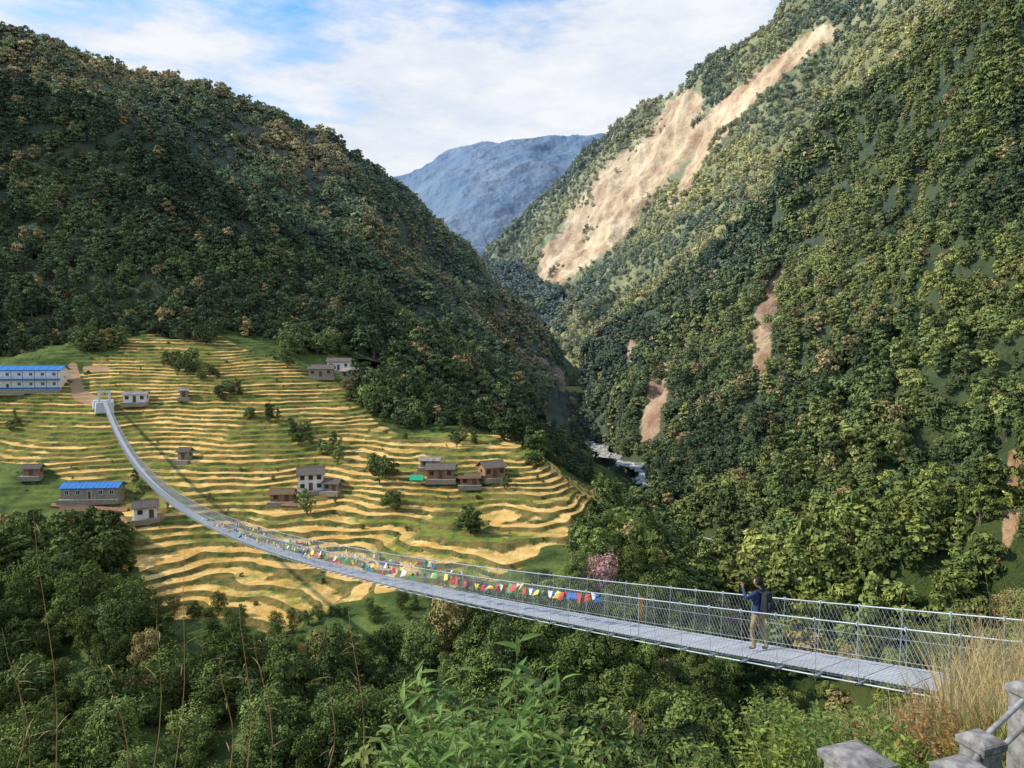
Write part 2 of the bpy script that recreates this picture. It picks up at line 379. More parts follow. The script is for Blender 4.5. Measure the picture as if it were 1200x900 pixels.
# ---- right mountains
C1=[[(640,640,470),(690,680,370),(720,780,260),(770,900,180),(850,1000,120),(960,1100,85),(1200,1150,60),(1500,1200,50)],
 [(690,550,540),(750,572,430),(790,625,330),(850,700,230),(930,780,150),(1050,860,100),(1250,910,70),(1500,950,60)],
 [(680,505,620),(760,505,480),(830,560,370),(900,620,270),(980,690,190),(1100,735,140),(1260,745,110),(1500,760,90)],
 [(678,462,700),(760,440,560),(840,480,430),(930,520,330),(1030,570,250),(1140,600,200),(1270,600,160),(1500,600,130)],
 [(684,432,770),(770,395,640),(860,390,500),(950,400,410),(1050,420,330),(1160,430,270),(1300,420,220),(1550,400,180)],
 [(694,414,830),(790,360,700),(880,310,580),(970,280,500),(1070,270,420),(1180,260,350),(1330,240,290),(1600,200,240)],
 [(705,400,880),(800,345,760),(890,255,660),(980,150,600),(1080,60,530),(1190,-50,480),(1350,-120,400),(1600,-140,330)]]
gm2=hill_mat('forest_floor',(0.035,0.055,0.018),(0.075,0.09,0.028),(0.26,0.14,0.07),(0.50,0.36,0.22),0.05,.5)
H3=make_hill('hill',relief(loft(C1,330,340),14,75,31,1.0),gm2,
 [([(775,432,12),(770,465,18),(762,500,16),(755,520,8)],.85),([(915,320,8),(893,380,18),(893,410,15),(888,450,9)],.9),([(1190,535,10),(1188,590,14),(1180,640,7)],1),([(1168,650,7),(1165,672,5)],1),([(742,400,6),(735,440,4)],1),([(985,490,6),(988,510,4)],1)],top=.82)
C2=[[(556,335,2000),(606,356,1700),(640,390,1350),(680,425,1150),(740,440,1000),(830,410,900),(950,310,800),(1150,110,700)],
 [(562,322,2050),(618,334,1800),(665,345,1550),(718,352,1350),(790,330,1200),(880,270,1080),(1000,170,980),(1200,0,850)],
 [(566,312,2100),(632,290,1950),(695,270,1750),(768,245,1600),(850,200,1450),(940,130,1350),(1060,40,1250),(1250,-120,1100)],
 [(570,300,2200),(628,243,2150),(690,180,2050),(760,115,1950),(850,60,1800),(945,2,1700),(1070,-90,1600),(1250,-220,1500)]]
gm3=hill_mat('sunny_slope',(0.16,0.18,0.045),(0.34,0.30,0.085),(0.42,0.22,0.075),(0.82,0.62,0.36),0.014,.45,5200)  # bright yellow-green base: sunlight is put into the ground colour
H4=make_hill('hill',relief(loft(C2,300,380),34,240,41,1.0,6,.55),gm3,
 [([(968,40,14),(930,65,12),(880,105,14),(835,150,20),(800,175,16)],1.05),([(805,125,22),(770,185,30),(725,225,38),(695,265,34),(660,310,20),(616,350,8)],1.1),([(690,270,24),(650,300,20),(640,310,10)],1),([(850,130,10),(790,240,8)],1),([(735,255,18),(690,300,10),(650,330,8)],1)],top=.68)
# ---- valley head and distant range
D2=[[(430,370,1500),(520,360,1500),(570,352,1500),(610,360,1450),(660,390,1350)],
 [(430,320,1700),(520,325,1700),(560,328,1680),(605,338,1600),(660,370,1450)],
 [(430,290,1900),(520,300,1900),(560,312,1850),(600,322,1750),(660,352,1550)]]
H5=make_hill('hill',relief(loft(D2,80,120),12,150,51),gm,top=.6)
D=[[(200,400,3000),(400,380,3000),(480,350,3000),(560,340,3000),(640,340,3000),(760,340,3000),(950,340,3000)],
 [(200,330,3900),(400,310,3900),(480,285,3900),(560,270,3900),(640,265,3900),(760,270,3900),(950,270,3900)],
 [(200,280,4700),(400,255,4700),(470,228,4700),(560,205,4700),(640,195,4700),(760,205,4700),(950,200,4700)],
 [(200,265,5300),(400,232,5300),(462,208,5300),(560,180,5450),(640,170,5500),(700,168,5500),(950,190,5500)]]
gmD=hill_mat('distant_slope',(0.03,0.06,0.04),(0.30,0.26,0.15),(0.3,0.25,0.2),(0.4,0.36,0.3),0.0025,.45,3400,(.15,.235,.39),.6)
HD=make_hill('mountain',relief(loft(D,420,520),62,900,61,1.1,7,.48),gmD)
# ---- near bank under the lookout and valley floor
def nearz(X,Y):
    q=(X-8.5)*-0.528+(Y-14)*0.849
    z=np.where(q<-7.4,-1.7-0.12*(q+7.4),np.where(q<0,-1.7-(q+7.4)*0.68,-6.73-0.92*q))
    return np.maximum(z,-78+0*q)
gx,gy=np.meshgrid(np.linspace(-120,160,240),np.linspace(-60,130,220))
E=np.stack([gx,gy,nearz(gx,gy)],-1); 
Ef=E.reshape(-1,3); Ef[:,2]+=1.6*fbm(Ef,12,4,71)*sstep(5,25,np.hypot(Ef[:,0],Ef[:,1]))+0.15*fbm(Ef,2,3,72)
HE=make_hill('near_hillside',Ef.reshape(220,240,3),gm2)
gp=plain('valley_ground',(0.06,0.09,0.03),(0.04,0.06,0.02),0.95,0.01)
gs=np.linspace(-9000,9000,40); X,Y=np.meshgrid(gs,gs+3000); gz=np.full_like(X,-115.0)
link('ground',mesh_np('ground',np.stack([X,Y,gz],-1).reshape(-1,3),gridf(40,40),[gp],None,True))
# river bed
rm,nt,b=newmat('river_bed',0.9,0.1)
g=N(nt,'ShaderNodeNewGeometry')
nt.links.new(mixc(nt,ramp(nt,noise(nt,0.2,6,g.outputs['Position'],.75),.45,.58),(0.13,0.15,0.13),(0.60,0.58,0.53)),b.inputs['Base Color'])
cl=[(630,420,1060),(650,452,900),(658,478,780),(672,505,660),(705,533,540),(742,548,450),(790,590,350),(820,660,250),(800,780,160)]
C=cr(np.array([S(*c) for c in cl]),120); off=np.array([1,0.35,0])
w=7+3*np.sin(np.arange(120)*0.7)
R=np.stack([C-off*w[:,None],C,C+off*w[:,None]],1); R[:,:,2]+=2.8
link('river',mesh_np('river',R.reshape(-1,3),gridf(120,3),[rm],None,True))
bd=MB()
for i in range(420):
    j=rng.integers(0,119); p=C[j]+off*rng.uniform(-1,1)*w[j]*1.4+np.array([0,rng.uniform(-3,3),3.2]); s=rng.uniform(.6,2.6)
    ang=rng.uniform(0,6); rot=np.array(Matrix.Rotation(ang,3,'Z')@Matrix.Rotation(rng.uniform(-.4,.4),3,'X'))
    bd.box(p,(s,s*rng.uniform(.6,1),s*rng.uniform(.5,.9)),0,rot,0.6)
link('river_boulders',bd.mesh('river_boulders',[plain('pale_rock',(0.6,0.59,0.56),(0.35,0.34,0.32),0.9,1.0)]))

# ------------------------------------------------------------------ forests
scatter('forest',H1,1/24,(G_DARK*.65,G_DARK*.9,G_MID*.8),(0.6,1.35),seed=1)  # darkened palette: shade on the near spur is painted into the tint
scatter('forest',H2,1/46,(G_DARK*1.1,G_MID*.95,G_OLV*1.4),(0.7,1.45),seed=2,ridge=.6,wl=120)  # lighter olive, yellower at the ridge: warm sun painted into the tint
scatter('forest',H3,1/26,(G_DARK*.75,G_MID*.7,G_MID*.7+G_YEL*.28),(0.45,1.35),seed=3,lod=(130,560),keep=lambda p: (p[:,1]>75),ridge=.25,r0=.7)  # dark palette paints this slope's shade into the tint, lit crest yellower
scatter('forest',H4,1/85,(G_MID*.9,G_YEL*.75,G_YEL*1.15),(0.7,1.6),seed=4,wl=160)  # yellow-green palette: sunlight on this slope is painted into the tint
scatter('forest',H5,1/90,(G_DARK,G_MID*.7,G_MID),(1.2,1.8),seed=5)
spots=[(205,425,14,7),(220,432,16,7),(245,445,16,8),(268,464,16,8),(325,498,14,8),(350,512,18,9),(378,530,22,10),(300,488,10,5),(395,545,10,6),(470,450,26,26),(510,470,26,22),(440,405,22,20),(330,372,60,18),(465,590,16,12),(445,560,14,10),(600,520,14,5),(20,500,20,6),(140,545,10,5),(620,545,12,4),(545,625,16,4),(350,600,14,4),(590,568,9,4),(110,645,50,22),(230,395,30,8),(110,405,36,8),(40,400,40,8),(540,520,16,5),(420,470,14,6),(480,520,14,5),(150,575,16,4)]
lowp=[(150,640),(180,700),(330,720),(470,690),(600,690),(650,650),(680,700),(600,745),(480,765),(330,790),(200,775),(140,720)]
def keepA(p):
    b,e=to_pixel(p); inside=inpoly(b,e,poly)
    sp=np.zeros(len(p),bool)
    for x,y,rx,ry in spots: sp|=((b-x)/rx)**2+((e-y)/ry)**2<1
    vill=inpoly(b,e,[(335,418),(448,418),(450,452),(345,450)])
    grass=inpoly(b,e,[(-260,385),(60,395),(250,380),(330,400),(300,430),(90,455),(-260,470)])|inpoly(b,e,[(-260,535),(60,545),(160,600),(185,625),(30,625),(-260,600)])
    r=rng.uniform(size=len(p))
    return (sp|(~inside&~grass)|((grass|inside)&(r<.08)))&~vill
def rsA(p):
    b,e=to_pixel(p); ins=inpoly(b,e,poly); sp=np.zeros(len(p),bool)
    for x,y,rx,ry in spots: sp|=((b-x)/rx)**2+((e-y)/ry)**2<1
    gr=(e<625)&(p[:,1]<330)&(b<330); lo=inpoly(b,e,lowp)
    return np.where((ins|gr)&~sp,.18,np.where(ins&sp,.72,np.where(lo,.38,1.0)))
def hA(p,h):
    return (p[:,1]>70)
scatter('forest',HA,1/13,(G_DARK*.75,G_MID*.7,G_MID*1.1),(0.4,1.0),keep=keepA,maxh=hA,seed=6,lod=(150,620),resize=rsA)
def keepE(p):
    q=(p[:,0]-8.5)*-0.528+(p[:,1]-14)*0.849; return (q>5)&(p[:,1]>10)
def hE(p,h):
    t=p.copy(); t[:,2]+=h[:,2]*1.08; b,e=to_pixel(t); lim=np.where(b>500,795+0.07*(b-500)*0.6,800); return (e>lim)&(e<1000)
scatter('forest',HE,1/9,(G_DARK*.7,G_MID*.6,G_MID*.95),(0.2,1.0),keep=keepE,maxh=hE,seed=7,lod=(90,620))

# ------------------------------------------------------------------ suspension bridge
steel=plain('galvanised_steel',(0.52,0.55,0.60),(0.40,0.43,0.47),0.45,2,0.2,0.5)
wire=plain('mesh_wire',(0.52,0.55,0.58),(0.40,0.42,0.45),0.5,2,0.1,0.5)
concrete=plain('concrete',(0.42,0.41,0.39),(0.28,0.27,0.26),0.9,1.5,bump=.3)
P0=np.array([8.5,14.0]);P1=np.array([-132.0,240.0]); L=np.linalg.norm(P1-P0)
dirb=(P1-P0)/L; nb=np.array([dirb[1],-dirb[0]])  # to the right
def bz(t): return -6.4-57.0*t+46.8*t*t
def bp(s,o=0,h=0):
    t=s/L; p=P0+(P1-P0)*t+nb*o; return np.array([p[0],p[1],bz(t)+h])
bridge=link('suspension_bridge',None)
W2=0.55; HR=1.15; s0=-2.5
mb=MB()
ss=np.arange(s0,L,1.0)
for s in ss:
    for (a,c) in ((-W2,-0.19),(-0.18,0.18),(0.19,W2)):
        q=[bp(s+0.015,a),bp(s+0.015,c),bp(s+0.985,c),bp(s+0.985,a)]; dn=np.array([0,0,-.035])
        mb.quad(*q,0); mb.quad(*[x+dn for x in q[::-1]],0)
        for i in range(4): mb.quad(q[i],q[i]+dn,q[(i+1)%4]+dn,q[(i+1)%4],0)
dk,nt,b=newmat('steel_grating',0.5,0.4); b.inputs['Metallic'].default_value=0.1
g=N(nt,'ShaderNodeNewGeometry'); wv=N(nt,'ShaderNodeTexWave'); wv.inputs['Scale'].default_value=3.2; wv.bands_direction='Y'
mp=N(nt,'ShaderNodeMapping'); mp.inputs['Rotation'].default_value=(0,0,-math.atan2(-dirb[0],dirb[1])); nt.links.new(g.outputs['Position'],mp.inputs[0]); nt.links.new(mp.outputs[0],wv.inputs[0])
c1=mixc(nt,ramp(nt,noise(nt,1.5,6,g.outputs['Position']),.3,.7),(0.36,0.37,0.41),(0.54,0.56,0.61))
nt.links.new(mixc(nt,mth(nt,'MULTIPLY',wv.outputs[1],0.5),c1,(0.2,0.21,0.24)),b.inputs['Base Color'])
link('deck',mb.mesh('deck',[dk]),bridge)
mb=MB()
for s in ss:  # cross beams
    a,c=bp(s,-0.78,-0.09),bp(s,0.78,-0.09); mb.tube([a,c],0.03,0,4)
link('cross_beams',mb.mesh('cross_beams',[steel]),bridge)
mb=MB(); cs=np.concatenate([np.arange(s0,60,1.0),np.arange(60,L+.1,3.0)])
for sd in (-1,1):
    mb.tube([bp(s,sd*0.80,HR) for s in cs],0.016,0,6)
    for o,h,r in ((0.40,-0.13,0.018),(0.62,-0.13,0.018),(0.77,0.5,0.004)):
        mb.tube([bp(s,sd*o,h) for s in cs],r,0,5)
    mb.tube([bp(s0,sd*.8,HR),bp(s0-6,sd*1.0,-0.6)],0.018,0,6)
    mb.tube([bp(L,sd*.8,HR),bp(L+1.5,sd*.8,2.3),bp(L+12,sd*1.2,-0.5)],0.03,0,5)
link('main_cables',mb.mesh('main_cables',[steel],True),bridge)
mb=MB()
for s in ss:
    for sd in (-1,1):
        mb.tube([bp(s,sd*0.72,-0.1),bp(s,sd*0.80,HR)],0.008,0,4)
        mb.box(bp(s,sd*.80,HR),(0.05,0.05,0.075),0)
link('hangers',mb.mesh('hangers',[steel]),bridge)
mb=MB()
for sd in (-1,1):
    k=0.11
    for s in np.arange(s0,L-1,k):
        r=0.0022 if s<90 else 0.003
        for q0,q1 in ((0,.62),(.62,0)):
            a=bp(s+q0,sd*.735,0);c=bp(s+q1,sd*.795,HR-.02)
            mb.tube([a,(a+c)/2,c],r,0,3)
link('chain_link_mesh',mb.mesh('chain_link_mesh',[wire]),bridge)
# far tower
e=bp(L); mb=MB()
rz=np.array(Matrix.Rotation(-math.atan2(dirb[0],dirb[1]),3,'Z')); rzi=rz
def loc(x,y,z): return e+rz@np.array([x,y,z])
for sd in(-1,1): mb.box(loc(sd*1.5,1,0.2),(0.7,0.9,5.6),0,rz,0.85)
mb.box(loc(0,1,3.1),(3.9,0.8,0.5),0,rz); mb.box(loc(0,2.4,-2.2),(5.5,5,3.4),0,rz,0.9); mb.box(loc(0,6,-1.5),(6.5,4,3),0,rz,.9)
link('tower',mb.mesh('tower',[plain('grey_paint',(0.62,0.66,0.72),(0.50,0.53,0.58),0.7)]),bridge)
e2=bp(s0-2); mb=MB(); mb.box(e2+np.array([0,0,-0.9]),(3.2,4.2,1.5),0,rz,.95)
link('anchor_block',mb.mesh('anchor_block',[concrete]),bridge)
# ------------------------------------------------------------------ prayer flags
fcol=[(0.07,0.16,0.46),(0.75,0.75,0.74),(0.55,0.10,0.10),(0.12,0.38,0.18),(0.78,0.60,0.14)]
fm=[plain('flag_cloth_%d'%i,c,tuple(x*.8 for x in c),0.9,6) for i,c in enumerate(fcol)]
mb=MB()
def flags(sa,sb,sd,dens,h0,sag):
    s=sa;i=0
    while s<sb:
        w=rng.uniform(.14,.27); hh=rng.uniform(.14,.32)
        if rng.uniform()<dens:
            z0=h0-sag*abs(math.sin((s-sa)*0.5)); tw=rng.normal(0,.10); tw2=rng.normal(0,.08)
            a=bp(s,sd*.83,z0);c=bp(s+w,sd*.83,z0+rng.normal(0,.03)); d=bp(s+w+rng.normal(0,.07),sd*.86+tw,z0-hh);f=bp(s+rng.normal(0,.07),sd*.86+tw2,z0-hh*rng.uniform(.7,1.1))
            ci_=int(rng.integers(0,5)) if rng.uniform()<.4 else i%5
            mb.quad(a,c,(c+d)/2+np.array([0,tw*.3,0]),(a+f)/2+np.array([0,tw2*.3,0]),ci_)
            mb.quad((a+f)/2+np.array([0,tw2*.3,0]),(c+d)/2+np.array([0,tw*.3,0]),d,f,ci_)
        i+=1; s+=w*1.1
flags(9.8,14,-1,.9,HR-.02,.10); flags(14,48,-1,.6,HR,.25); flags(24,80,-1,.4,HR,.4)
flags(19,50,1,.4,HR-.05,.3); flags(48,85,1,.35,HR,.4); flags(30,60,1,.3,HR-.3,.3)
link('prayer_flags',mb.mesh('prayer_flags',fm))
mb=MB(); fp=bp(8.1,-.8,0)
mb.tube([fp,fp+np.array([0,0,1.3])],0.012,1,5)
mb.quad(fp+np.array([0,0,1.25]),fp+np.array([.12,.05,1.2]),fp+np.array([.09,.02,.6]),fp+np.array([0,0,.62]),0)
link('banner',mb.mesh('banner',[plain('orange_cloth',(0.80,0.32,0.03)),steel]))

# ------------------------------------------------------------------ houses
stone=plain('stone_wall',(0.36,0.31,0.25),(0.20,0.17,0.13),0.95,2.5,bump=.5)
white=plain('whitewash',(0.80,0.79,0.75),(0.66,0.64,0.60),0.9,1.0)
mudred=plain('mud_plaster',(0.36,0.20,0.12),(0.25,0.13,0.08),0.95,1.5)
slate=plain('slate_roof',(0.20,0.17,0.15),(0.10,0.085,0.075),0.85,3,spec=.1,bump=.5)
tin=plain('tin_roof',(0.38,0.36,0.34),(0.22,0.17,0.14),0.6,1.5,0.1)
blue=plain('blue_paint',(0.06,0.22,0.55),(0.04,0.16,0.42),0.7,1,spec=.1)
thatch=plain('thatch',(0.22,0.15,0.09),(0.12,0.08,0.05),0.95,5,bump=.5)
dark=plain('window_dark',(0.02,0.025,0.03),(0.03,0.03,0.035),0.3,1,spec=.5)
wood=plain('wood_frame',(0.16,0.10,0.06),(0.10,0.06,0.04),0.8,4)
def house(name,pos,yaw,w,d,h,st,wall,roof,trim,nw,rh=1.4,band=None,veranda=False,gable=True):
    o=link(name,None,None,pos,yaw)
    mb=MB(); mb.box((0,0,h/2-1.0),(w,d,h+2.0),0)
    if gable:
        for sx in (-1,1):
            x=sx*(w/2-0.1); 
            mb.quad((x,-d/2,h),(x,d/2,h),(x,0.001,h+rh),(x,-0.001,h+rh),0)
    link('walls',mb.mesh('walls',[wall]),o)
    mb=MB(); oh=0.55
    for sy in (-1,1):
        n=14
        y0,z0=sy*(d/2+oh),h-rh*oh/(d/2); y1,z1=0,h+rh
        a=np.array([-w/2-oh,y0,z0]);b_=np.array([w/2+oh,y0,z0]);c=np.array([w/2+oh,y1,z1]);e_=np.array([-w/2-oh,y1,z1]); t=np.array([0,0,.12])
        q=[a,b_,c,e_]
        mb.quad(*[x+t for x in q]); mb.quad(*q[::-1])
        for i in range(4): mb.quad(q[i],q[(i+1)%4],q[(i+1)%4]+t,q[i]+t)
        for i in range(n+1):  # ribs
            x=-w/2-oh+0.04+(w+2*oh-.08)*i/n; p=np.array([x,y0,z0+.14]);r=np.array([x,y1,z1+.14]); mb.tube([p,r],.04,0,4)
    mb.tube([(-w/2-oh,0,h+rh+.14),(w/2+oh,0,h+rh+.14)],.1,0,6)
    link('roof',mb.mesh('roof',[roof]),o)
    mw=MB(); md=MB(); sh=h/st
    for k in range(st):
        for i in range(nw):
            x=-w/2+w*(i+.5)/nw; z=k*sh+sh*.55
            if k==0 and i==nw//2:
                md.box((x,-d/2-.02,1.0),(1.05,.12,2.0),1); md.box((x,-d/2-.06,.97),(.85,.08,1.86),0); continue
            for sy in (-1,1):
                mw.box((x,sy*(d/2+.02),z),(1.15,.12,1.15),1); mw.box((x,sy*(d/2+.06),z),(.95,.08,.95),0); mw.box((x,sy*(d/2+.09),z),(.06,.06,.95),1)
    for sx in (-1,1): mw.box((sx*(w/2+.03),0,h*.6),(.12,.9,.9),1); mw.box((sx*(w/2+.07),0,h*.6),(.08,.7,.7),0)
    link('windows',mw.mesh('windows',[dark,trim]),o); link('door',md.mesh('door',[wood,trim]),o)
    mp_=MB(); mp_.box((0,-.3,-.75),(w+1.2,d+2.0,1.3),0); link('plinth',mp_.mesh('plinth',[stone]),o)
    if band is not None:
        mb=MB()
        for k in range(st+1): mb.box((0,-d/2-.05,max(.35,k*sh-(.2 if k==st else 0))),(w+.1,.2,.55 if k<st else .35),0)
        link('bands',mb.mesh('bands',[band]),o)
    if veranda:
        mb=MB()
        for k in range(1,st):
            mb.box((0,-d/2-.8,k*sh),(w,1.5,.15),0); mb.box((0,-d/2-1.5,k*sh+.9),(w,.06,.08),0)
            for i in range(nw*2+1): mb.box((-w/2+.1+(w-.2)*i/(nw*2),-d/2-1.5,k*sh+.45),(.05,.05,.85),0)
        for i in range(nw+1): mb.box((-w/2+.1+(w-.2)*i/nw,-d/2-1.45,h/2),(.14,.14,h),0)
        link('veranda',mb.mesh('veranda',[band or wood]),o)
    return o
def put(b,e,dz=0.3): 
    p=locate(HA,b,e); p[2]+=dz; return p
house('school_building',put(16,454),math.radians(8),33,7,6.6,2,white,blue,white,9,1.2,blue,True)
house('stone_house',put(160,469),.15,7,4,2.6,1,white,tin,wood,3,.7)
house('stone_house',put(216,463),.3,2.4,2.4,2.2,1,stone,tin,wood,1,.5)
house('stone_house',put(378,440),.1,9,5,3.0,1,stone,slate,wood,3,1.3)
house('stone_house',put(418,442),-.1,10,5,3.0,1,stone,tin,wood,3,1.2)
house('stone_house',put(398,431),.0,9,4,3.4,1,white,slate,wood,3,1.2)
house('white_house',put(366,572),.25,6.5,4.6,4.4,2,white,slate,wood,3,1.4)
house('shed',put(331,584),.1,5.5,4,1.9,1,mudred,thatch,wood,2,.9)
house('shed',put(388,574),-.2,4,3.4,2.0,1,stone,slate,wood,2,.8)
house('stone_house',put(576,556),.5,6,4.5,2.8,1,mudred,slate,wood,3,1.3)
house('stone_house',put(516,558),.05,7,4,2.6,1,mudred,slate,wood,3,1.1)
house('shed',put(549,565),.1,5,3.6,1.8,1,mudred,thatch,wood,2,.8)
house('shed',put(504,545),.0,5,3,1.8,1,stone,tin,wood,2,.6)
house('blue_roofed_house',put(108,582),.1,14,5,2.9,1,stone,blue,white,5,.9)
house('white_house',put(172,604),.45,5,4,2.8,1,white,slate,wood,2,1.2)
house('shed',put(90,606),.0,6.5,4,2.0,1,mudred,thatch,wood,2,1.0)
house('shed',put(84,616),.0,5.5,3,1.8,1,mudred,tin,wood,2,.6)
house('shed',put(217,536),-.1,3,3,2.4,1,stone,slate,wood,1,.8)
house('shed',put(38,556),.1,4,3,2.0,1,mudred,slate,wood,1,.8)
# green tarpaulin shelter
tp=put(491,565); mb=MB()
mb.quad(tp+[-2,-1.2,.9],tp+[1.6,-1.2,.8],tp+[1.6,0,2.0],tp+[-2,0,2.1]); mb.quad(tp+[-2,0,2.1],tp+[1.6,0,2.0],tp+[1.6,1.3,.8],tp+[-2,1.3,.9])
for x in(-1.9,1.5): mb.tube([tp+[x,0,-.5],tp+[x,0,2.05]],.05,0,4)
link('tarpaulin_shelter',mb.mesh('tarpaulin_shelter',[plain('green_tarp',(0.02,0.45,0.25),(0.02,0.35,0.2),.5)]))
# stone yard walls by the houses
mb=MB()
for a,c in (((60,590),(150,596)),((66,618),(150,622)),((320,588),(352,590)),((135,600),(150,612))):
    p,q=put(*a,0),put(*c,0); 
    mb.tube([p,(p+q)/2,q],[.7,.8,.7],0,5)
link('stone_wall',mb.mesh('stone_wall',[mudred]))
# single trees
def single(name,b,e,h,kind,sc,tint,dz=0):
    p=locate(h,b,e); p[2]+=dz; return plant_points(name,[p],[sc],[kind],np.array([tint]))
single('cherry_tree',703,697,HA,3,(.8,.8,1.15),(.46,.28,.26)); single('bare_tree',690,700,HA,14,(.7,.7,.8),(.2,.1,.1))
for b_,e_,s_ in ((672,690,.8),(716,640,1.1),(738,655,1.1),(745,690,.9),(770,690,1.1),(760,720,1.1)):
    single('broadleaf_tree',b_,e_,HA,int(rng.integers(0,4)),(s_*.85,s_*.85,s_),G_MID*rng.uniform(.6,1.1))

# ------------------------------------------------------------------ near plants
def blade_leaf(L_,W_,droop):
    xs=[0,.3,.65,1.0]; ws=[.12,1,.75,.03]; v=[]
    for x,w_ in zip(xs,ws):
        z=-droop*x*x*L_; v+= [(x*L_,-w_*W_/2,z+w_*W_*.18),(x*L_,0,z),(x*L_,w_*W_/2,z+w_*W_*.18)]
    f=[]
    for i in range(3):
        for j in range(2): f.append([i*3+j,i*3+j+1,(i+1)*3+j+1,(i+1)*3+j])
    return np.array(v),np.array(f)
def greenmat(name,c1,c2,tl=.35):
    m,nt,b=newmat(name,.5,.25); g=N(nt,'ShaderNodeAttribute',attribute_name='shade')
    col=mixc(nt,g.outputs['Fac'],c1,c2); nt.links.new(col,b.inputs['Base Color'])
    tr=N(nt,'ShaderNodeBsdfTranslucent'); nt.links.new(col,tr.inputs[0]); mx=N(nt,'ShaderNodeMixShader'); mx.inputs[0].default_value=tl
    nt.links.new(b.outputs[0],mx.inputs[1]); nt.links.new(tr.outputs[0],mx.inputs[2]); nt.links.new(mx.outputs[0],nt.nodes['Material Output'].inputs[0]); return m
LM1=greenmat('shrub_leaf',(0.07,0.14,0.03),(0.23,0.35,0.085)); LM2=greenmat('weed_leaf',(0.16,0.23,0.035),(0.34,0.40,0.08)); LM3=greenmat('dry_grass_blade',(0.36,0.25,0.12),(0.62,0.50,0.26)); LM4=greenmat('grass_blade',(0.10,0.17,0.035),(0.26,0.33,0.08)); LM5=greenmat('russet_leaf',(0.30,0.14,0.05),(0.46,0.28,0.10))
STEM=plain('green_stem',(0.16,0.18,0.06),(0.14,0.11,0.06),.7,5)
def shrub(name,base,stems,H,spread,leafL,leafW,mat,per=14,start=.3,lean=(0,0),tk=1.0):
    mb=MB(); V=[];Fq=[];Sh=[];off=0
    for i in range(stems):
        a=rng.uniform(0,6.28); r=spread*math.sqrt(rng.uniform(0,1)); h=H*rng.uniform(.6,1.0)*(1-.3*r/spread)
        tip=np.array([r*math.cos(a)+lean[0],r*math.sin(a)+lean[1],h]); 
        pts=[base+np.array([tip[0]*t**1.4,tip[1]*t**1.4,tip[2]*t]) for t in np.linspace(0,1,7)]
        mb.tube(pts,list(np.linspace(.010,.003,7)*tk),0,5)
        for j in range(per):
            t=start+(1-start)*j/(per-1); k=t*6; i0=min(5,int(k)); p=pts[i0]+(pts[i0+1]-pts[i0])*(k-i0)
            yaw=j*2.4+rng.uniform(-.4,.4); pit=rng.uniform(.0,.7)*(1 if t<.85 else 1.6); s=rng.uniform(.7,1.15)
            v,f=blade_leaf(leafL*s,leafW*s,rng.uniform(.1,.5)); R=np.array(Matrix.Rotation(yaw,3,'Z')@Matrix.Rotation(-pit,3,'Y')@Matrix.Rotation(rng.normal(0,.4),3,'X'))
            V.append(v@R.T+p);Fq.append(f+off);off+=len(v);Sh.append(np.full(len(v),rng.uniform(0,1)))
    nv=len(mb.v); v=np.concatenate([np.array(mb.v)]+V); f=np.concatenate([np.array(mb.f)]+[x+nv for x in Fq]); mi=[0]*len(mb.f)+[1]*sum(len(x) for x in Fq)
    return link(name,mesh_np(name,v,f,[STEM,mat],mi,False,{'shade':np.concatenate([np.zeros(nv)]+Sh)}))
def gz_at(x,y): return float(nearz(np.array(x),np.array(y)))
def grass(name,areas,mat):
    V=[];Fq=[];Sh=[];off=0
    for (x,y,r,n,hm,lx) in areas:
        for i in range(n):
            a=rng.uniform(0,6.28);rr=r*math.sqrt(rng.uniform()); px,py=x+rr*math.cos(a),y+rr*math.sin(a)
            h=hm*rng.uniform(.5,1.1); b0=np.array([px,py,gz_at(px,py)-.05]); d=np.array([rng.normal(lx,.35),rng.normal(0,.35),0])*h
            w=.006*rng.uniform(.6,1.5)*(1+hm*.3); sd=np.array([math.cos(a),math.sin(a),0])*w
            v=[]
            for t in (0,.35,.7,1.0):
                p=b0+d*t*t*.8+np.array([0,0,h*(t-.25*t*t*abs(d[0]))]); ww=(1-t)**.7+.05; v+=[p-sd*ww,p+sd*ww]
            V.append(np.array(v)); Fq.append(np.array([[0,1,3,2],[2,3,5,4],[4,5,7,6]])+off); off+=8; Sh.append(np.full(8,rng.uniform()))
    return link(name,mesh_np(name,np.concatenate(V),np.concatenate(Fq),[mat],None,False,{'shade':np.concatenate(Sh)}))
def base_at(b,d):
    p=S(b,800,d); z=gz_at(p[0],p[1]); return np.array([p[0],p[1],z])
def top_h(b,e,d): return S(b,e,d)[2]-base_at(b,d)[2]
def shr(name,b,e,d,stems,spread,lL,lW,mat,per=14,start=.3): shrub(name,base_at(b,d),stems,top_h(b,e,d)*1.1,spread,lL,lW,mat,per,start)
shr('leafy_shrub',565,725,6.0,52,.80,.20,.055,LM1,22,.5)
shr('leafy_shrub',515,775,5.5,22,.45,.19,.05,LM1,18,.55)
shr('leafy_shrub',620,795,5.5,22,.42,.19,.05,LM1,18,.55)
shr('leafy_shrub',560,800,5.0,20,.4,.17,.045,LM1,18,.6)
shr('weed',735,868,5.2,20,.35,.10,.03,LM4,18,.6)
shr('weed',690,880,5.2,16,.35,.10,.03,LM1,18,.6)
shr('weed',900,815,7.5,36,.6,.08,.04,LM2,26,.55)
shr('weed',960,800,8.5,36,.7,.08,.04,LM4,26,.55)
shr('weed',1010,825,7.0,34,.6,.08,.04,LM4,26,.55)
shr('weed',840,870,6.5,30,.5,.10,.04,LM4,24,.55)
shr('weed',1080,820,7.5,46,.8,.07,.03,LM5,26,.5)
shr('weed',1130,835,6.5,36,.6,.07,.03,LM5,26,.5)
shr('weed',1045,855,6.0,30,.5,.08,.03,LM2,22,.55)
